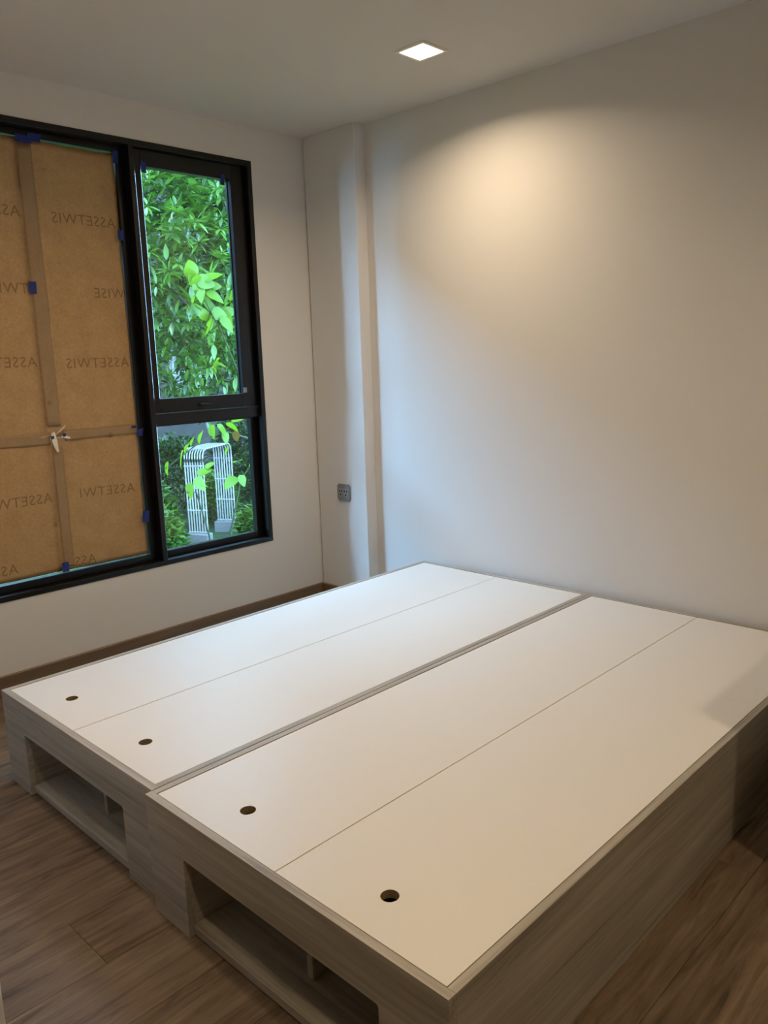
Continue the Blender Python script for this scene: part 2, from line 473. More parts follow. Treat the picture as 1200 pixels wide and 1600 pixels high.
pTL = sheet('paper_sheet', -2.16, SE, 1.002, 2.1445, 'paper', 'brown paper sheet, upper one at the left photo margin', 'paper', 0.004, group=GP, tear=0.012)
pBR = sheet('paper_sheet', -1.47, -1.0485, 0.437, 1.0, 'paper', 'brown paper sheet, lower one beside the black mullion', 'paper', 0.0, nz=26, group=GP)
pBL = sheet('paper_sheet', -2.16, SE, 0.441, 1.0, 'paper', 'wrinkled brown paper sheet, lower one at the left photo margin', 'paper', 0.004, nz=26, group=GP, tear=0.012)
# tan tape strips over the seams
GT = 'tan tape strips over the paper seams'
sheet('tape_strip', -1.449, -1.392, 1.045, 2.122, 'mask_tape', 'long tan tape strip down the upper seam of the brown paper', 'tape', 0.006, ny=6, ragged=0.003, group=GT)
sheet('tape_strip', -1.440, -1.396, 0.452, 0.965, 'mask_tape', 'short tan tape strip down the lower seam of the brown paper', 'tape', 0.0063, ny=6, ragged=0.003, group=GT)
sheet('tape_strip', -1.385, -1.052, 0.984, 1.020, 'mask_tape', 'tan tape strip across the seam right of the torn white tuft', 'tape', 0.0066, ny=26, nz=5, ragged=0.003, group=GT)
sheet('tape_strip', -2.15, -1.445, 0.972, 1.021, 'mask_tape', 'tan tape strip across the seam left of the torn white tuft', 'tape', 0.0066, ny=26, nz=5, ragged=0.004, group=GT)

def lettering(body, ystart, zbase, parent, dx, size=0.058, spacing=1.08, slope=0.0):
    """mirrored print: the sheet is printed on its far side and shows through"""
    cu = bpy.data.curves.new('printed_lettering', 'FONT')
    cu.body = body; cu.size = size; cu.space_character = spacing; cu.resolution_u = 2; cu.fill_mode = 'FRONT'
    t = bpy.data.objects.new('tmp', cu); COL.objects.link(t)
    bpy.context.view_layer.update()
    me = bpy.data.meshes.new_from_object(t.evaluated_get(bpy.context.evaluated_depsgraph_get()))
    bpy.data.objects.remove(t)
    org = parent.location
    for v in me.vertices:
        y = ystart - v.co.x; z = zbase + v.co.y + slope * v.co.x
        v.co = Vector((paper_x(y, z) + dx + 0.0012, y, z)) - org
    me.materials.clear(); me.materials.append(M['ink'])
    o = bpy.data.objects.new('printed_lettering', me); COL.objects.link(o)
    o.parent = parent
    tag(o, 'faded mirrored lettering printed on brown paper')
    return o
BR = 'ASSETWISE'
lettering(BR[:8], -1.064, 1.846, pTR, 0.0)
lettering('WISE', -1.052, 1.560, pTR, 0.0)
lettering(BR[:8], -1.060, 1.274, pTR, 0.0, spacing=1.12)
lettering(BR[:7], -1.086, 0.727, pBR, 0.0, spacing=1.15, slope=0.03)
lettering('ASS', -1.296, 0.447, pBR, 0.0)
lettering(BR, -1.462, 1.854, pTL, 0.004)
lettering(BR[4:], -1.462, 1.566, pTL, 0.004)
lettering(BR, -1.462, 1.284, pTL, 0.004)
lettering(BR, -1.846, 1.284, pTL, 0.004)
lettering(BR, -1.460, 0.736, pBL, 0.004)
lettering(BR, -1.846, 0.736, pBL, 0.004)
lettering(BR[:6], -1.630, 0.470, pBL, 0.004)

# blue tape tabs: small curled rectangles
def tab(y0, y1, z0, z1, x, label, lift=0.006, skew=0.0, grp='blue tape tabs around the window'):
    bm = bmesh.new(); g = []
    org = Vector((x, (y0 + y1) / 2, z0))
    ny, nz = 4, 4
    for j in range(nz + 1):
        r = []
        for i in range(ny + 1):
            u, v = i / ny, j / nz
            y = y0 + (y1 - y0) * u + skew * v
            z = z0 + (z1 - z0) * v
            r.append(bm.verts.new(Vector((x + lift * abs(u - 0.5) * abs(v - 0.3) * 2 + 0.001 * noise.noise(Vector((y * 80, z * 80, 2))), y, z)) - org))
        g.append(r)
    for j in range(nz):
        for i in range(ny):
            bm.faces.new((g[j][i], g[j][i + 1], g[j + 1][i + 1], g[j + 1][i]))
    o = mesh_obj('tape_tab', bm, 'blue_tape', None, org)
    mo = o.modifiers.new('thickness', 'SOLIDIFY'); mo.thickness = 0.0005; mo.offset = 1
    tag(o, label, 'tape', grp)
    return o
XT = -0.043
tab(-1.457, -1.395, 2.124, 2.152, XT, 'wide blue tape piece at the top of the paper seam', skew=0.004)
tab(-1.412, -1.360, 2.134, 2.163, XT + 0.002, 'blue tape piece overlapping the wide one, pointing up right', skew=0.006)
tab(-1.061, -1.038, 2.102, 2.152, XT, 'blue tape tab at the top right corner of the paper', skew=0.004)
tab(-1.066, -1.042, 1.797, 1.838, XT, 'blue tape tab on the paper edge beside the upper lettering', skew=-0.002)
tab(-1.464, -1.434, 1.566, 1.612, XT - 0.004, 'blue tape tab alone on the long vertical paper seam')
tab(-1.086, -1.061, 1.008, 1.019, XT, 'thin dark blue tape sliver where the cross seam meets the frame')
tab(-1.066, -1.038, 0.972, 1.004, XT + 0.002, 'blue tape tab just below the cross seam at the mullion', skew=0.008)
tab(-1.074, -1.042, 0.585, 0.636, XT, 'blue tape tab low on the right paper edge', skew=0.005)
tab(-1.457, -1.428, 0.437, 0.478, XT, 'blue tape tab at the bottom of the paper seam above the sill')
tab(-0.944, -0.920, 2.078, 2.124, -0.0235, 'blue tape tab at the top left of the clear pane')
tab(-0.543, -0.521, 2.078, 2.124, -0.0235, 'blue tape tab at the top right of the clear pane')
# torn white tape tuft where the seams cross
tuft = empty('tape_tuft', (-0.05, -1.425, 0.99), 'torn white tape tuft where the paper seams cross', 'tape')
for (a, b_, c, r) in (((0, -0.005, 0.03), (0.014, -0.012, 0.0), (0.008, 0.004, -0.05), 0.010), ((0.002, 0.0, 0.025), (0.012, -0.03, 0.018), (0.004, -0.062, 0.014), 0.005),
                      ((0.002, 0.004, 0.02), (0.01, 0.03, 0.04), (0.006, 0.045, 0.055), 0.006), ((0.004, 0.03, 0.012), (0.012, 0.045, 0.008), (0.01, 0.058, 0.0), 0.009)):
    bm = bmesh.new(); prev = None
    for k in range(7):
        t = k / 6
        p = Vector(a) * (1 - t) ** 2 + Vector(b_) * 2 * t * (1 - t) + Vector(c) * t * t
        w = r * (0.55 + 0.45 * math.sin(3.1 * t + 0.3))
        q = (bm.verts.new(p + Vector((0.002, w, w * 0.3))), bm.verts.new(p - Vector((-0.002, w, w * 0.3))))
        if prev: bm.faces.new((prev[0], prev[1], q[1], q[0]))
        prev = q
    o = mesh_obj('strand', bm, 'white_tape', tuft)
    mo = o.modifiers.new('thickness', 'SOLIDIFY'); mo.thickness = 0.0006
for (y, z) in ((-0.012, 0.006), (0.038, 0.012)):
    bm = bmesh.new(); box_into(bm, 0.008, 0.0095, y - 0.006, y + 0.006, z - 0.010, z + 0.010)
    mesh_obj('blue_scrap', bm, 'blue_tape', tuft)

# ------------------------------------------------------------------ storage bed bases
H = 0.3009
RT = 0.018
def lid_mesh(w, l, hx, hy, r, t):
    """plate w x l x t, top at z=0, front-left corner at 0,0, with a round finger hole"""
    bm = bmesh.new()
    ang = [2 * math.pi * k / 32 for k in range(32)]
    for cx, cy in ((0, 0), (w, 0), (w, l), (0, l)):
        ang.append(math.atan2(cy - hy, cx - hx) % (2 * math.pi))
    ang = sorted(set(round(a, 6) for a in ang))
    inn, outr = [], []
    for a in ang:
        dx, dy = math.cos(a), math.sin(a)
        s = 1e9
        if dx > 1e-9: s = min(s, (w - hx) / dx)
        if dx < -1e-9: s = min(s, -hx / dx)
        if dy > 1e-9: s = min(s, (l - hy) / dy)
        if dy < -1e-9: s = min(s, -hy / dy)
        inn.append((hx + r * dx, hy + r * dy)); outr.append((hx + s * dx, hy + s * dy))
    n = len(ang)
    T = [bm.verts.new((x, y, 0)) for x, y in inn]; TO = [bm.verts.new((x, y, 0)) for x, y in outr]
    Bt = [bm.verts.new((x, y, -t)) for x, y in inn]; BO = [bm.verts.new((x, y, -t)) for x, y in outr]
    for k in range(n):
        q = (k + 1) % n
        bm.faces.new((T[k], T[q], TO[q], TO[k])); bm.faces.new((Bt[k], BO[k], BO[q], Bt[q]))
        bm.faces.new((TO[k], TO[q], BO[q], BO[k]))
        f = bm.faces.new((T[k], Bt[k], Bt[q], T[q])); f.material_index = 1
    return bm

def front_panel(w, a, b, h, r, t):
    pts = [(0, 0), (a, 0), (a, h - r)]
    for k in range(1, 5):
        th = math.pi - k * math.pi / 8
        pts.append((a + r + r * math.cos(th), h - r + r * math.sin(th)))
    for k in range(0, 4):
        th = math.pi / 2 - k * math.pi / 8
        pts.append((b - r + r * math.cos(th), h - r + r * math.sin(th)))
    pts += [(b, h - r), (b, 0), (w, 0), (w, H), (0, H)]
    bm = bmesh.new()
    F = [bm.verts.new((x, 0, z)) for x, z in pts]; K = [bm.verts.new((x, t, z)) for x, z in pts]
    bm.faces.new(F); bm.faces.new(list(reversed(K)))
    n = len(pts)
    for k in range(n):
        bm.faces.new((F[k], K[k], K[(k + 1) % n], F[(k + 1) % n]))
    return bm

def bed(x0, x1, yf, label, smudge=False):
    yb = -0.006
    w = x1 - x0; L = yb - yf
    t = empty('storage_bed_base', (x0, yf, 0), label, 'bed base', 'storage bed bases')
    a, b, oh = 0.146, w - 0.156, 0.1965
    mesh_obj('front_panel', front_panel(w, a, b, oh, 0.006, RT), 'lam_x', t)
    box('side_panel', x0, x0 + RT, yf + RT, yb, 0, H, 'lam_y', t, 0.0008)
    box('side_panel', x1 - RT, x1, yf + RT, yb, 0, H, 'lam_y', t, 0.0008)
    box('head_panel', x0 + RT, x1 - RT, yb - RT, yb, 0, H, 'lam_x', t, 0.0008)
    # niche behind the opening
    ns = 0.016
    yk = yf + 0.46
    box('niche_side', x0 + a - ns - 0.004, x0 + a - 0.004, yf + RT, yk, 0.0, 0.212, 'lam_y', t)
    box('niche_side', x0 + b + 0.004, x0 + b + ns + 0.004, yf + RT, yk, 0.0, 0.212, 'lam_y', t)
    box('niche_floor', x0 + a - 0.003, x0 + b + 0.003, yf + 0.012, yk, 0.004, 0.026, 'lam_x', t, 0.001)
    box('niche_ceiling', x0 + a - 0.003, x0 + b + 0.003, yf + RT, yk, 0.2, 0.212, 'lam_x', t)
    box('niche_back', x0 + a - 0.003, x0 + b + 0.003, yk, yk + 0.012, 0.0, 0.212, 'lam_x', t)
    mid = x0 + w / 2 + 0.012
    box('divider', mid - 0.009, mid + 0.009, yf + 0.085, yk, 0.026, 0.2, 'lam_y', t, 0.0008)
    # centre rail that carries the lids
    box('lid_rail', x0 + w / 2 - 0.02, x0 + w / 2 + 0.02, yf + RT, yb - RT, 0.215, H - 0.0195, 'core', t)
    # lids
    g = 0.0028
    lw = (w - 2 * RT - 3 * g) / 2
    ll = L - 2 * RT - 2 * g
    for k in (0, 1):
        o = mesh_obj('lid', lid_mesh(lw, ll, lw / 2, 0.097 - 0.0, 0.0178, 0.0175), ['lid', 'core'], t)
        o.location = (RT + g + k * (lw + g), RT + g, H - 0.0015)
    return t
bed(0.6900, 1.5862, -2.0015, 'pale grey wooden storage bed base with white lids, the one nearer the window')
bed(1.5890, 2.4946, -2.0200, 'pale grey wooden storage bed base with white lids, the one nearer the viewer')

# ------------------------------------------------------------------ wall socket on the pier
sk = empty('wall_socket', (0.2035, -0.0585, 0.6005), 'small square grey double wall socket on the corner pier', 'socket')
bm = bmesh.new(); box_into(bm, -0.0445, 0.0445, -0.010, 0.0, -0.044, 0.044, 0.0)
es = [e for e in bm.edges if abs(e.verts[0].co.x - e.verts[1].co.x) < 1e-6 and abs(e.verts[0].co.z - e.verts[1].co.z) < 1e-6]
bmesh.ops.bevel(bm, geom=es, offset=0.008, segments=4, affect='EDGES')
mesh_obj('plate', bm, 'socket', sk)
for sx in (-0.019, 0.019):
    bm = bmesh.new(); box_into(bm, sx - 0.0165, sx + 0.0165, -0.0115, -0.0095, -0.022, 0.022, 0.001)
    f = mesh_obj('outlet', bm, 'socket_face', sk)
    for (px, pz, hw, hh) in ((-0.008, 0.008, 0.0028, 0.005), (0.008, 0.008, 0.0028, 0.005), (0.0, -0.011, 0.004, 0.004)):
        bm = bmesh.new(); box_into(bm, sx + px - hw, sx + px + hw, -0.0121, -0.0112, pz - hh, pz + hh)
        mesh_obj('pin_hole', bm, 'hole', f)

# ------------------------------------------------------------------ ceiling lamps
def downlight(x, y, label, power):
    t = empty('ceiling_downlight', (x, y, HC), label, 'lamp', 'square ceiling downlights')
    bm = bmesh.new()
    so, si, d = 0.068, 0.057, 0.006
    for (x0, x1, y0, y1) in ((-so, so, -so, -si), (-so, so, si, so), (-so, -si, -si, si), (si, so, -si, si)):
        box_into(bm, x0, x1, y0, y1, -d, 0.0)
    mesh_obj('trim', bm, 'trim_white', t)
    bm = bmesh.new(); box_into(bm, -si, si, -si, si, -0.003, 0.0)
    mesh_obj('diffuser', bm, 'lamp_glow', t)
    ld = bpy.data.lights.new('downlight_beam', 'AREA')
    ld.shape = 'SQUARE'; ld.size = 0.108; ld.energy = power; ld.color = LAMP_C
    ld.spread = math.radians(150)
    lo = bpy.data.objects.new('downlight_beam', ld); COL.objects.link(lo)
    lo.parent = t; lo.location = (0, 0, -0.0045)
    return t
mt, n_, b_ = new_mat('lamp_glow')
b_.inputs['Base Color'].default_value = (0.9, 0.88, 0.82, 1)
b_.inputs['Emission Color'].default_value = (1.0, 0.86, 0.66, 1); b_.inputs['Emission Strength'].default_value = 6
M['lamp_glow'] = mt
downlight(1.146, -0.473, 'glowing square downlight in the ceiling near the headboard wall', LAMP_W)
downlight(1.146, -1.95, 'square ceiling downlight above the foot of the bed near the window', LAMP_W)
downlight(3.25, -1.20, 'square ceiling downlight beyond the right margin beside the bed', LAMP_W * 0.8)
downlight(2.75, -2.55, 'square ceiling downlight above the doorway near the viewer', LAMP_W * 0.85)

# ------------------------------------------------------------------ low cabinet right of the bed (only its corner shows)
cb = empty('bedside_cabinet', (2.80, -0.46, 0), 'dark corner of a cabinet at the right margin beside the bed', 'cabinet')
box('side_panel', 2.601, 2.619, -0.90, -0.02, 0, 0.835, 'lam_y', cb, 0.001)
box('side_panel', 2.981, 2.999, -0.90, -0.02, 0, 0.835, 'lam_y', cb, 0.001)
box('back_panel', 2.619, 2.981, -0.036, -0.02, 0, 0.835, 'lam_x', cb)
box('top', 2.601, 2.999, -0.90, -0.02, 0.835, 0.853, 'lam_y', cb, 0.001)
for k in range(3):
    z = 0.05 + k * 0.26
    d = box('drawer_front', 2.620, 2.980, -0.902, -0.884, z, z + 0.255, 'lam_x', cb, 0.001)
    hb = bmesh.new(); tube_into(hb, [(-0.06, -0.03, 0.16), (0.06, -0.03, 0.16)], 0.005); tube_into(hb, [(-0.05, -0.03, 0.16), (-0.05, -0.006, 0.16)], 0.004); tube_into(hb, [(0.05, -0.03, 0.16), (0.05, -0.006, 0.16)], 0.004)
    mesh_obj('handle', hb, 'metal', d)
box('plinth', 2.62, 2.98, -0.87, -0.04, 0, 0.05, 'lam_x', cb)

# ------------------------------------------------------------------ garden
GZ = -1.75
bm = bmesh.new()
gn = 40
vv = [[bm.verts.new((-0.3 - 30 * i / gn, -16 + 40 * j / gn, GZ + 0.05 * noise.noise(Vector((i * 0.6, j * 0.6, 3))))) for j in range(gn + 1)] for i in range(gn + 1)]
for i in range(gn):
    for j in range(gn):
        bm.faces.new((vv[i][j], vv[i][j + 1], vv[i + 1][j + 1], vv[i + 1][j]))
tag(mesh_obj('ground', bm, 'grass', smooth=True), 'green garden ground outside the window', kind='structure')

# leaf meshes -------------------------------------------------------------
def leaf_geo(L, Wd, fold=0.25, droop=0.1, n=5, heart=False):
    """leaf along +X, tip bending down; returns verts, faces"""
    V, F = [], []
    for k in range(n + 1):
        t = k / n
        if heart: w = Wd * (math.sin(math.pi * min(1, t * 0.92 + 0.08)) ** 0.6) * (1.12 - 0.5 * t)
        else: w = Wd * math.sin(math.pi * (t ** 0.85)) ** 0.9
        if k in (0, n): w = Wd * 0.06
        z = -droop * L * t * t
        V += [(L * t, -w, z + fold * w), (L * t, 0, z), (L * t, w, z + fold * w)]
    for k in range(n):
        a = 3 * k
        F += [(a, a + 1, a + 4, a + 3), (a + 1, a + 2, a + 5, a + 4)]
    return V, F

def leaf_mesh(name, geo, mat):
    me = bpy.data.meshes.new(name)
    me.from_pydata([Vector(v) for v in geo[0]], [], geo[1]); me.update()
    for p in me.polygons: p.use_smooth = True
    me.materials.append(M[mat])
    return me

def leaf_matrix(pos, direction, roll, scale):
    q = Vector(direction).to_track_quat('X', 'Z')
    return Matrix.Translation(pos) @ q.to_matrix().to_4x4() @ Matrix.Rotation(roll, 4, 'X') @ Matrix.Scale(scale, 4)

def joined_leaves(name, geo, mats, mat, parent):
    V, F = [], []
    for mx in mats:
        b = len(V)
        V.extend((mx @ Vector(v)) for v in geo[0])
        F.extend(tuple(i + b for i in f) for f in geo[1])
    me = bpy.data.meshes.new(name); me.from_pydata(V, [], F); me.update()
    me.polygons.foreach_set('use_smooth', [True] * len(me.polygons))
    me.materials.append(M[mat])
    o = bpy.data.objects.new(name, me); COL.objects.link(o); o.parent = parent
    o['kind'] = 'stuff'
    return o

def crown_whorls(rng, centre, rad, count, zmin, shell=0.35):
    out = []
    while len(out) < count:
        p = Vector((rng.uniform(-1, 1), rng.uniform(-1, 1), rng.uniform(-1, 1)))
        if p.length > 1 or p.length < shell * rng.random(): continue
        w = Vector((centre[0] + p.x * rad[0], centre[1] + p.y * rad[1], centre[2] + p.z * rad[2]))
        if w.z < zmin + 0.35 * noise.noise(w * 1.7): continue
        if noise.noise(w * 1.25) < -0.32: continue
        out.append((w, p))
    return out

CAMP = Vector((3.1805, -2.8327, 1.2718))
def tree(base, centre, rad, count, zmin, label, seed, leafL=0.125, leafW=0.021, mat='leaf', near=0, group=None, name='tree'):
    rng = random.Random(seed)
    t = empty(name, base, label, 'tree', group)
    base = Vector(base)
    geo = leaf_geo(leafL, leafW)
    # trunk and boughs
    bm = bmesh.new()
    top = Vector((centre[0], centre[1], centre[2] + rad[2] * 0.35))
    pts = [base + (top - base) * (k / 6) + Vector((0.09 * math.sin(k * 1.7 + seed), 0.09 * math.cos(k * 1.3), 0)) * (k > 0) for k in range(7)]
    tube_into(bm, [p - base for p in pts], [0.11 - 0.013 * k for k in range(7)], 10)
    mesh_obj('trunk', bm, 'bark', t, smooth=True)
    wh = crown_whorls(rng, centre, rad, count, zmin)
    for k in range(11):
        s = pts[2 + k % 5]
        e = wh[(k * 37) % len(wh)][0]
        mid = (s + e) / 2 + Vector((0, 0, 0.18))
        bm = bmesh.new()
        tube_into(bm, [s - base, mid - base, e - base], [0.022, 0.014, 0.005], 6)
        mesh_obj('branch', bm, 'bark', t, smooth=True)
    mats = []
    for w, p in wh:
        axis = (p * 0.8 + Vector((rng.uniform(-.6, .6), rng.uniform(-.6, .6), 0.75 + rng.uniform(-.3, .3)))).normalized()
        u = axis.orthogonal().normalized(); v = axis.cross(u)
        n = rng.randint(6, 10); a0 = rng.random() * 6.28; s0 = rng.uniform(0.65, 1.2)
        for k in range(n):
            a = a0 + 6.283 * k / n + rng.uniform(-.25, .25)
            up = rng.uniform(-0.15, 0.75)
            d = (u * math.cos(a) + v * math.sin(a) + axis * up).normalized()
            mats.append(Matrix.Translation(-base) @ leaf_matrix(w + d * 0.012, d, rng.uniform(-.5, .5), s0 * rng.uniform(0.7, 1.2)))
    if near:
        # the leaves that show largest: nearest ones in the window's line of sight
        def key(mx):
            q = base + mx.translation
            d = q - CAMP
            tt = -CAMP.x / d.x
            y = CAMP.y + tt * d.y; z = CAMP.z + tt * d.z
            seen = (-0.99 < y < -0.5) and (0.45 < z < 2.1)
            return (0 if seen else 1, d.length)
        mats.sort(key=key)
        me = leaf_mesh('leaf', geo, mat)
        for mx in mats[:near]:
            o = bpy.data.objects.new('leaf', me); COL.objects.link(o); o.parent = t
            o.matrix_basis = mx
    joined_leaves('foliage', geo, mats[near:], mat, t)
    return t
GTREE = 'trees in the garden'
tree((-5.3, 4.6, GZ), (-4.1, 2.3, 2.75), (1.5, 2.3, 2.1), 2900, 0.72, 'leafy green tree filling the clear window pane', 3, near=290, group=GTREE)
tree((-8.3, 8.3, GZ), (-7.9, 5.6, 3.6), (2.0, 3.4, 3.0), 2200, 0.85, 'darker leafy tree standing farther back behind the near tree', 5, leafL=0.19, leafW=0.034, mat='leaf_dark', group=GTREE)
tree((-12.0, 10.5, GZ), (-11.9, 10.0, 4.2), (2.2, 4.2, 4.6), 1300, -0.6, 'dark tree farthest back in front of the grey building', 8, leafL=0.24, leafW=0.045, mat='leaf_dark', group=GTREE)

# young tree with big lime leaves close to the window
yt = empty('young_tree', (-2.35, 0.95, GZ), 'young tree with big lime green leaves in front of the white arch', 'tree')
yb = Vector((-2.35, 0.95, GZ))
stems = [
    [(-2.35, 0.95, GZ), (-2.38, 0.86, -0.9), (-2.30, 0.74, -0.1), (-2.22, 0.60, 0.28), (-2.2, 0.50, 0.30)],
    [(-2.38, 0.86, -0.9), (-2.42, 1.02, -0.2), (-2.32, 1.10, 0.30), (-2.25, 1.15, 0.42)],
    [(-2.35, 0.95, GZ), (-2.42, 1.22, -0.6), (-2.40, 1.42, 0.3), (-2.35, 1.30, 0.62), (-2.25, 0.93, 0.74), (-2.2, 0.66, 0.68), (-2.2, 0.42, 0.55), (-2.2, 0.32, 0.50)],
    [(-2.40, 1.42, 0.3), (-2.55, 1.40, 1.0), (-2.60, 1.20, 1.55), (-2.60, 1.00, 1.9)],
]
for s in stems:
    bm = bmesh.new()
    tube_into(bm, [Vector(p) - yb for p in s], [0.012 - 0.0085 * k / (len(s) - 1) for k in range(len(s))], 6)
    mesh_obj('stem', bm, 'stem', yt, smooth=True)
hgeo = leaf_geo(0.150, 0.060, 0.15, 0.2, 7, heart=True)
hme = leaf_mesh('leaf', hgeo, 'leaf_lime')
bme = leaf_mesh('leaf', hgeo, 'leaf_brown')
VL = [  # position, direction, roll, scale
    ((-2.2, 0.36, 0.56), (0.1, -0.35, -0.8), 0.5, 0.75), ((-2.2, 0.50, 0.63), (0.15, -0.45, -0.75), 0.9, 1.05), ((-2.22, 0.57, 0.68), (0.1, -0.5, -0.5), 0.4, 0.7),
    ((-2.22, 0.62, 0.72), (0.2, -0.5, -0.4), 0.6, 0.65), ((-2.22, 0.70, 0.76), (0.2, -0.4, -0.35), 0.7, 0.85), ((-2.24, 0.80, 0.80), (0.25, -0.2, -0.6), 0.8, 0.8),
    ((-2.25, 0.86, 0.80), (0.3, 0.3, -0.5), 0.3, 0.85), ((-2.26, 0.95, 0.80), (0.2, 0.5, -0.3), -0.4, 0.8), ((-2.26, 0.92, 0.74), (0.3, 0.1, -0.8), 0.2, 0.75),
    ((-2.25, 0.78, 0.84), (0.2, 0.3, 0.5), 0.4, 0.7), ((-2.28, 1.02, 0.80), (0.2, 0.55, 0.2), 0.3, 0.7),
    ((-2.2, 0.54, 0.37), (0.1, -0.25, -0.9), 0.2, 0.85), ((-2.2, 0.58, 0.40), (0.3, 0.3, -0.5), 0.9, 0.85), ((-2.22, 0.62, 0.42), (0.2, 0.55, 0.25), 0.5, 0.85),
    ((-2.22, 0.60, 0.36), (0.25, 0.5, -0.15), 0.3, 0.7), ((-2.22, 0.70, 0.46), (0.2, 0.4, 0.35), 0.5, 0.6),
    ((-2.27, 1.02, 0.35), (0.15, -0.85, -0.45), -0.4, 1.0), ((-2.27, 1.06, 0.36), (0.3, 0.1, -0.6), 0.5, 0.7), ((-2.26, 0.98, 0.62), (0.2, -0.6, -0.35), 0.6, 0.75),
    ((-2.25, 1.06, 0.48), (0.25, -0.5, 0.1), 0.2, 0.75), ((-2.24, 1.14, 0.42), (0.2, 0.75, 0.1), 0.3, 0.85), ((-2.22, 1.20, 0.44), (0.25, 0.3, -0.55), 0.4, 0.6),
    ((-2.6, 1.02, 1.92), (0.3, -0.5, 0.2), 0.9, 1.1), ((-2.6, 1.06, 1.95), (0.3, 0.5, 0.3), 0.6, 1.15), ((-2.6, 1.00, 1.86), (0.3, -0.6, -0.4), 0.7, 1.0), ((-2.6, 1.08, 1.86), (0.4, 0.5, -0.3), 0.6, 1.1),
    ((-2.6, 1.14, 1.68), (0.3, -0.5, -0.3), 0.8, 1.2), ((-2.6, 1.20, 1.66), (0.3, 0.4, -0.5), 0.7, 1.1), ((-2.58, 1.38, 1.78), (0.3, 0.3, 0.6), 0.7, 1.1), ((-2.58, 1.12, 1.25), (0.3, -0.3, 0.3), 0.7, 0.6),
]
rv = random.Random(12)
for cpos, nn, sc in (((-2.6, 0.98, 1.96), 4, 1.15), ((-2.7, 1.16, 1.92), 4, 1.0), ((-2.62, 1.12, 1.70), 4, 1.15), ((-2.72, 1.30, 1.72), 4, 1.0), ((-2.6, 1.42, 1.88), 4, 1.15), ((-2.6, 1.12, 1.28), 4, 0.7), ((-2.58, 1.40, 2.25), 4, 0.9)):
    for k in range(nn):
        a = 6.283 * k / nn + rv.uniform(-.3, .3)
        dv = Vector((0.3 + rv.uniform(-.6, .6), -math.cos(a), math.sin(a) * 0.7 - 0.2))
        VL.append((Vector(cpos) + dv * 0.01, dv, rv.uniform(0.3, 2.3), sc * rv.uniform(0.7, 1.1)))
for pos, d, rl, s in VL:
    o = bpy.data.objects.new('leaf', hme); COL.objects.link(o); o.parent = yt
    o.matrix_basis = Matrix.Translation(-yb) @ leaf_matrix(Vector(pos), d, rl, s)
o = bpy.data.objects.new('leaf', bme); COL.objects.link(o); o.parent = yt
o.matrix_basis = Matrix.Translation(-yb) @ leaf_matrix(Vector((-2.26, 1.03, 0.73)), (0.2, 0.15, -0.9), 0.9, 0.6)
tag(o, 'small withered yellow brown leaf')

# white garden arch: bent rails with cross bars on two plinths
P1 = Vector((-8.40, 4.52, GZ)); P2 = Vector((-8.92, 5.46, GZ))
span = (P2 - P1); sl = span.length; sd = span.normalized(); dd = Vector((-sd.y, sd.x, 0)) * -1
arch = empty('garden_arch', (P1 + P2) / 2, 'white slatted garden arch standing among green shrubs', 'garden arch')
AO = (P1 + P2) / 2
def arch_pt(s, off):
    """s 0..1 along the bent rail: up, over, down"""
    rr, cr, top = sl / 2, 0.14, 1.63
    hh, fl, qa = top - cr, sl - 2 * cr, cr * math.pi / 2
    tot = 2 * hh + fl + 2 * qa
    q = s * tot
    m_ = 1
    if q > tot / 2: q, m_ = tot - q, -1
    if q < hh: a, z = -rr, q
    elif q < hh + qa:
        th = (q - hh) / cr
        a, z = -rr + cr - cr * math.cos(th), hh + cr * math.sin(th)
    else: a, z = -rr + cr + (q - hh - qa), top
    return sd * (a * m_) + dd * off + Vector((0, 0, z))
NR = 8
for k in range(NR):
    off = -0.17 + 0.34 * k / (NR - 1)
    bm = bmesh.new()
    tube_into(bm, [arch_pt(i / 60, off) for i in range(61)], 0.0125, 6)
    mesh_obj('rail', bm, 'white_metal', arch, smooth=True)
for s in [0.05, 0.14, 0.23, 0.32, 0.395] + [0.415 + 0.017 * k for k in range(11)] + [0.605, 0.68, 0.77, 0.86, 0.95]:
    bm = bmesh.new()
    tube_into(bm, [arch_pt(s, -0.185), arch_pt(s, 0.185)], 0.017 if 0.4 < s < 0.6 else 0.013, 6)
    mesh_obj('cross_bar', bm, 'white_metal', arch)
for e in (-1, 1):
    bm = bmesh.new(); box_into(bm, -0.10, 0.10, -0.21, 0.21, -0.05, 0.19, 0.01)
    o = mesh_obj('plinth', bm, 'concrete', arch, sd * (e * sl / 2))
    o.rotation_euler.z = math.atan2(sd.y, sd.x)

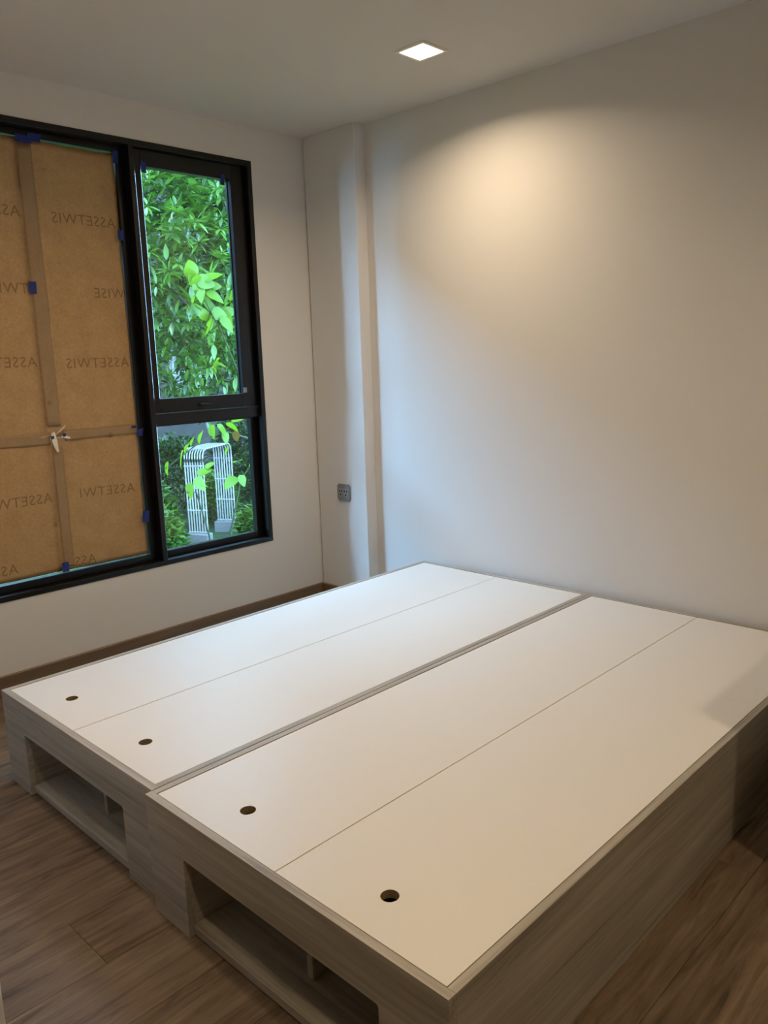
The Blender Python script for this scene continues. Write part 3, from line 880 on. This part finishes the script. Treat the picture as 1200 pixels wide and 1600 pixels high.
# shrubs around the arch
def shrub(centre, rad, count, label, seed, mat='leaf_shrub', L=0.13, Wd=0.028):
    rng = random.Random(seed)
    base = Vector((centre[0], centre[1], GZ))
    t = empty('shrub', base, label, 'shrub', 'shrubs in the garden')
    geo = leaf_geo(L, Wd, 0.3, 0.3, 4)
    bm = bmesh.new()
    for k in range(5):
        a = k * 1.26
        tube_into(bm, [(0.05 * math.cos(a), 0.05 * math.sin(a), -0.05), (0.5 * rad[0] * math.cos(a), 0.5 * rad[1] * math.sin(a), rad[2] * 0.9)], [0.02, 0.007], 5)
    mesh_obj('stem', bm, 'bark', t)
    mats = []
    for _ in range(count):
        a = rng.random() * 6.283; h = rng.random() ** 0.7; r = rng.random() ** 0.4 * math.sqrt(max(0.05, 1 - (h * 0.9) ** 2))
        p = Vector((rad[0] * r * math.cos(a), rad[1] * r * math.sin(a), rad[2] * h * (0.85 + 0.3 * rng.random())))
        d = Vector((math.cos(a) * r + rng.uniform(-.7, .7), math.sin(a) * r + rng.uniform(-.7, .7), 0.5 + rng.uniform(-.5, .6)))
        mats.append(leaf_matrix(p, d, rng.uniform(-.6, .6), rng.uniform(0.7, 1.3)))
    joined_leaves('foliage', geo, mats, mat, t)
    return t
shrub((-8.2, 3.55, 0), (0.55, 0.52, 0.66), 1500, 'bright shrub left of the arch', 21)
shrub((-9.75, 5.78, 0), (0.50, 0.48, 0.85), 1300, 'bright shrub seen through the arch', 23)
shrub((-7.95, 5.50, 0), (0.48, 0.46, 0.46), 1300, 'bright low shrub right of the arch', 24)
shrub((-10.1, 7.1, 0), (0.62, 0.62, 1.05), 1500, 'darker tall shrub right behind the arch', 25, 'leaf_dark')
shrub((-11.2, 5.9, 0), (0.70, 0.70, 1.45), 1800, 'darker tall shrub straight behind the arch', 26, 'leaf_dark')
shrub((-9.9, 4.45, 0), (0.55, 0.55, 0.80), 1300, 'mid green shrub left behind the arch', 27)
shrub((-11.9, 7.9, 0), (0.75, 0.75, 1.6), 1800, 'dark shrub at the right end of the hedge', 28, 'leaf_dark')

# grey building beyond the trees
gb = empty('building', (-17.0, 8.0, GZ), 'dark grey building half hidden behind the garden trees', 'building')
def gbox(nm, x0, x1, y0, y1, z0, z1, mat, par=None): return box(nm, x0, x1, y0, y1, z0, z1, mat, par or gb)
gbox('wall', -20.0, -16.0, -24.0, 22.0, GZ - 0.2, 11.2, 'facade')  # raised and lengthened out of view to block low sky light
gbox('parapet', -20.1, -15.9, -24.1, 22.1, 11.2, 11.5, 'concrete')
for k in range(7):
    y = -0.5 + k * 3.1
    for z in (0.6, 3.6, 6.6):
        w = gbox('window', -16.02, -15.96, y, y + 1.3, z, z + 1.6, 'concrete')
        gbox('pane', -15.97, -15.955, y + 0.08, y + 1.22, z + 0.08, z + 1.52, 'pane_dark', w)

# added unseen block that cuts grazing sky light entering the window
blocker = empty('sky_blocker', (-2.6, -10.0, GZ), 'unseen grey block added beyond the papered window to narrow the sky light', 'building')
box('wall', -4.7, -0.4, -12.0, -8.0, GZ - 0.2, 11.2, 'facade', blocker)
box('parapet', -4.8, -0.3, -12.1, -7.9, 11.2, 11.5, 'concrete', blocker)
for k in range(2):
    for z in (0.6, 3.6, 6.6):
        x = -4.3 + k * 2.0
        w = box('window', x, x + 1.3, -8.02, -7.96, z, z + 1.6, 'concrete', blocker)
        box('pane', x + 0.08, x + 1.22, -7.97, -7.955, z + 0.08, z + 1.52, 'pane_dark', w)
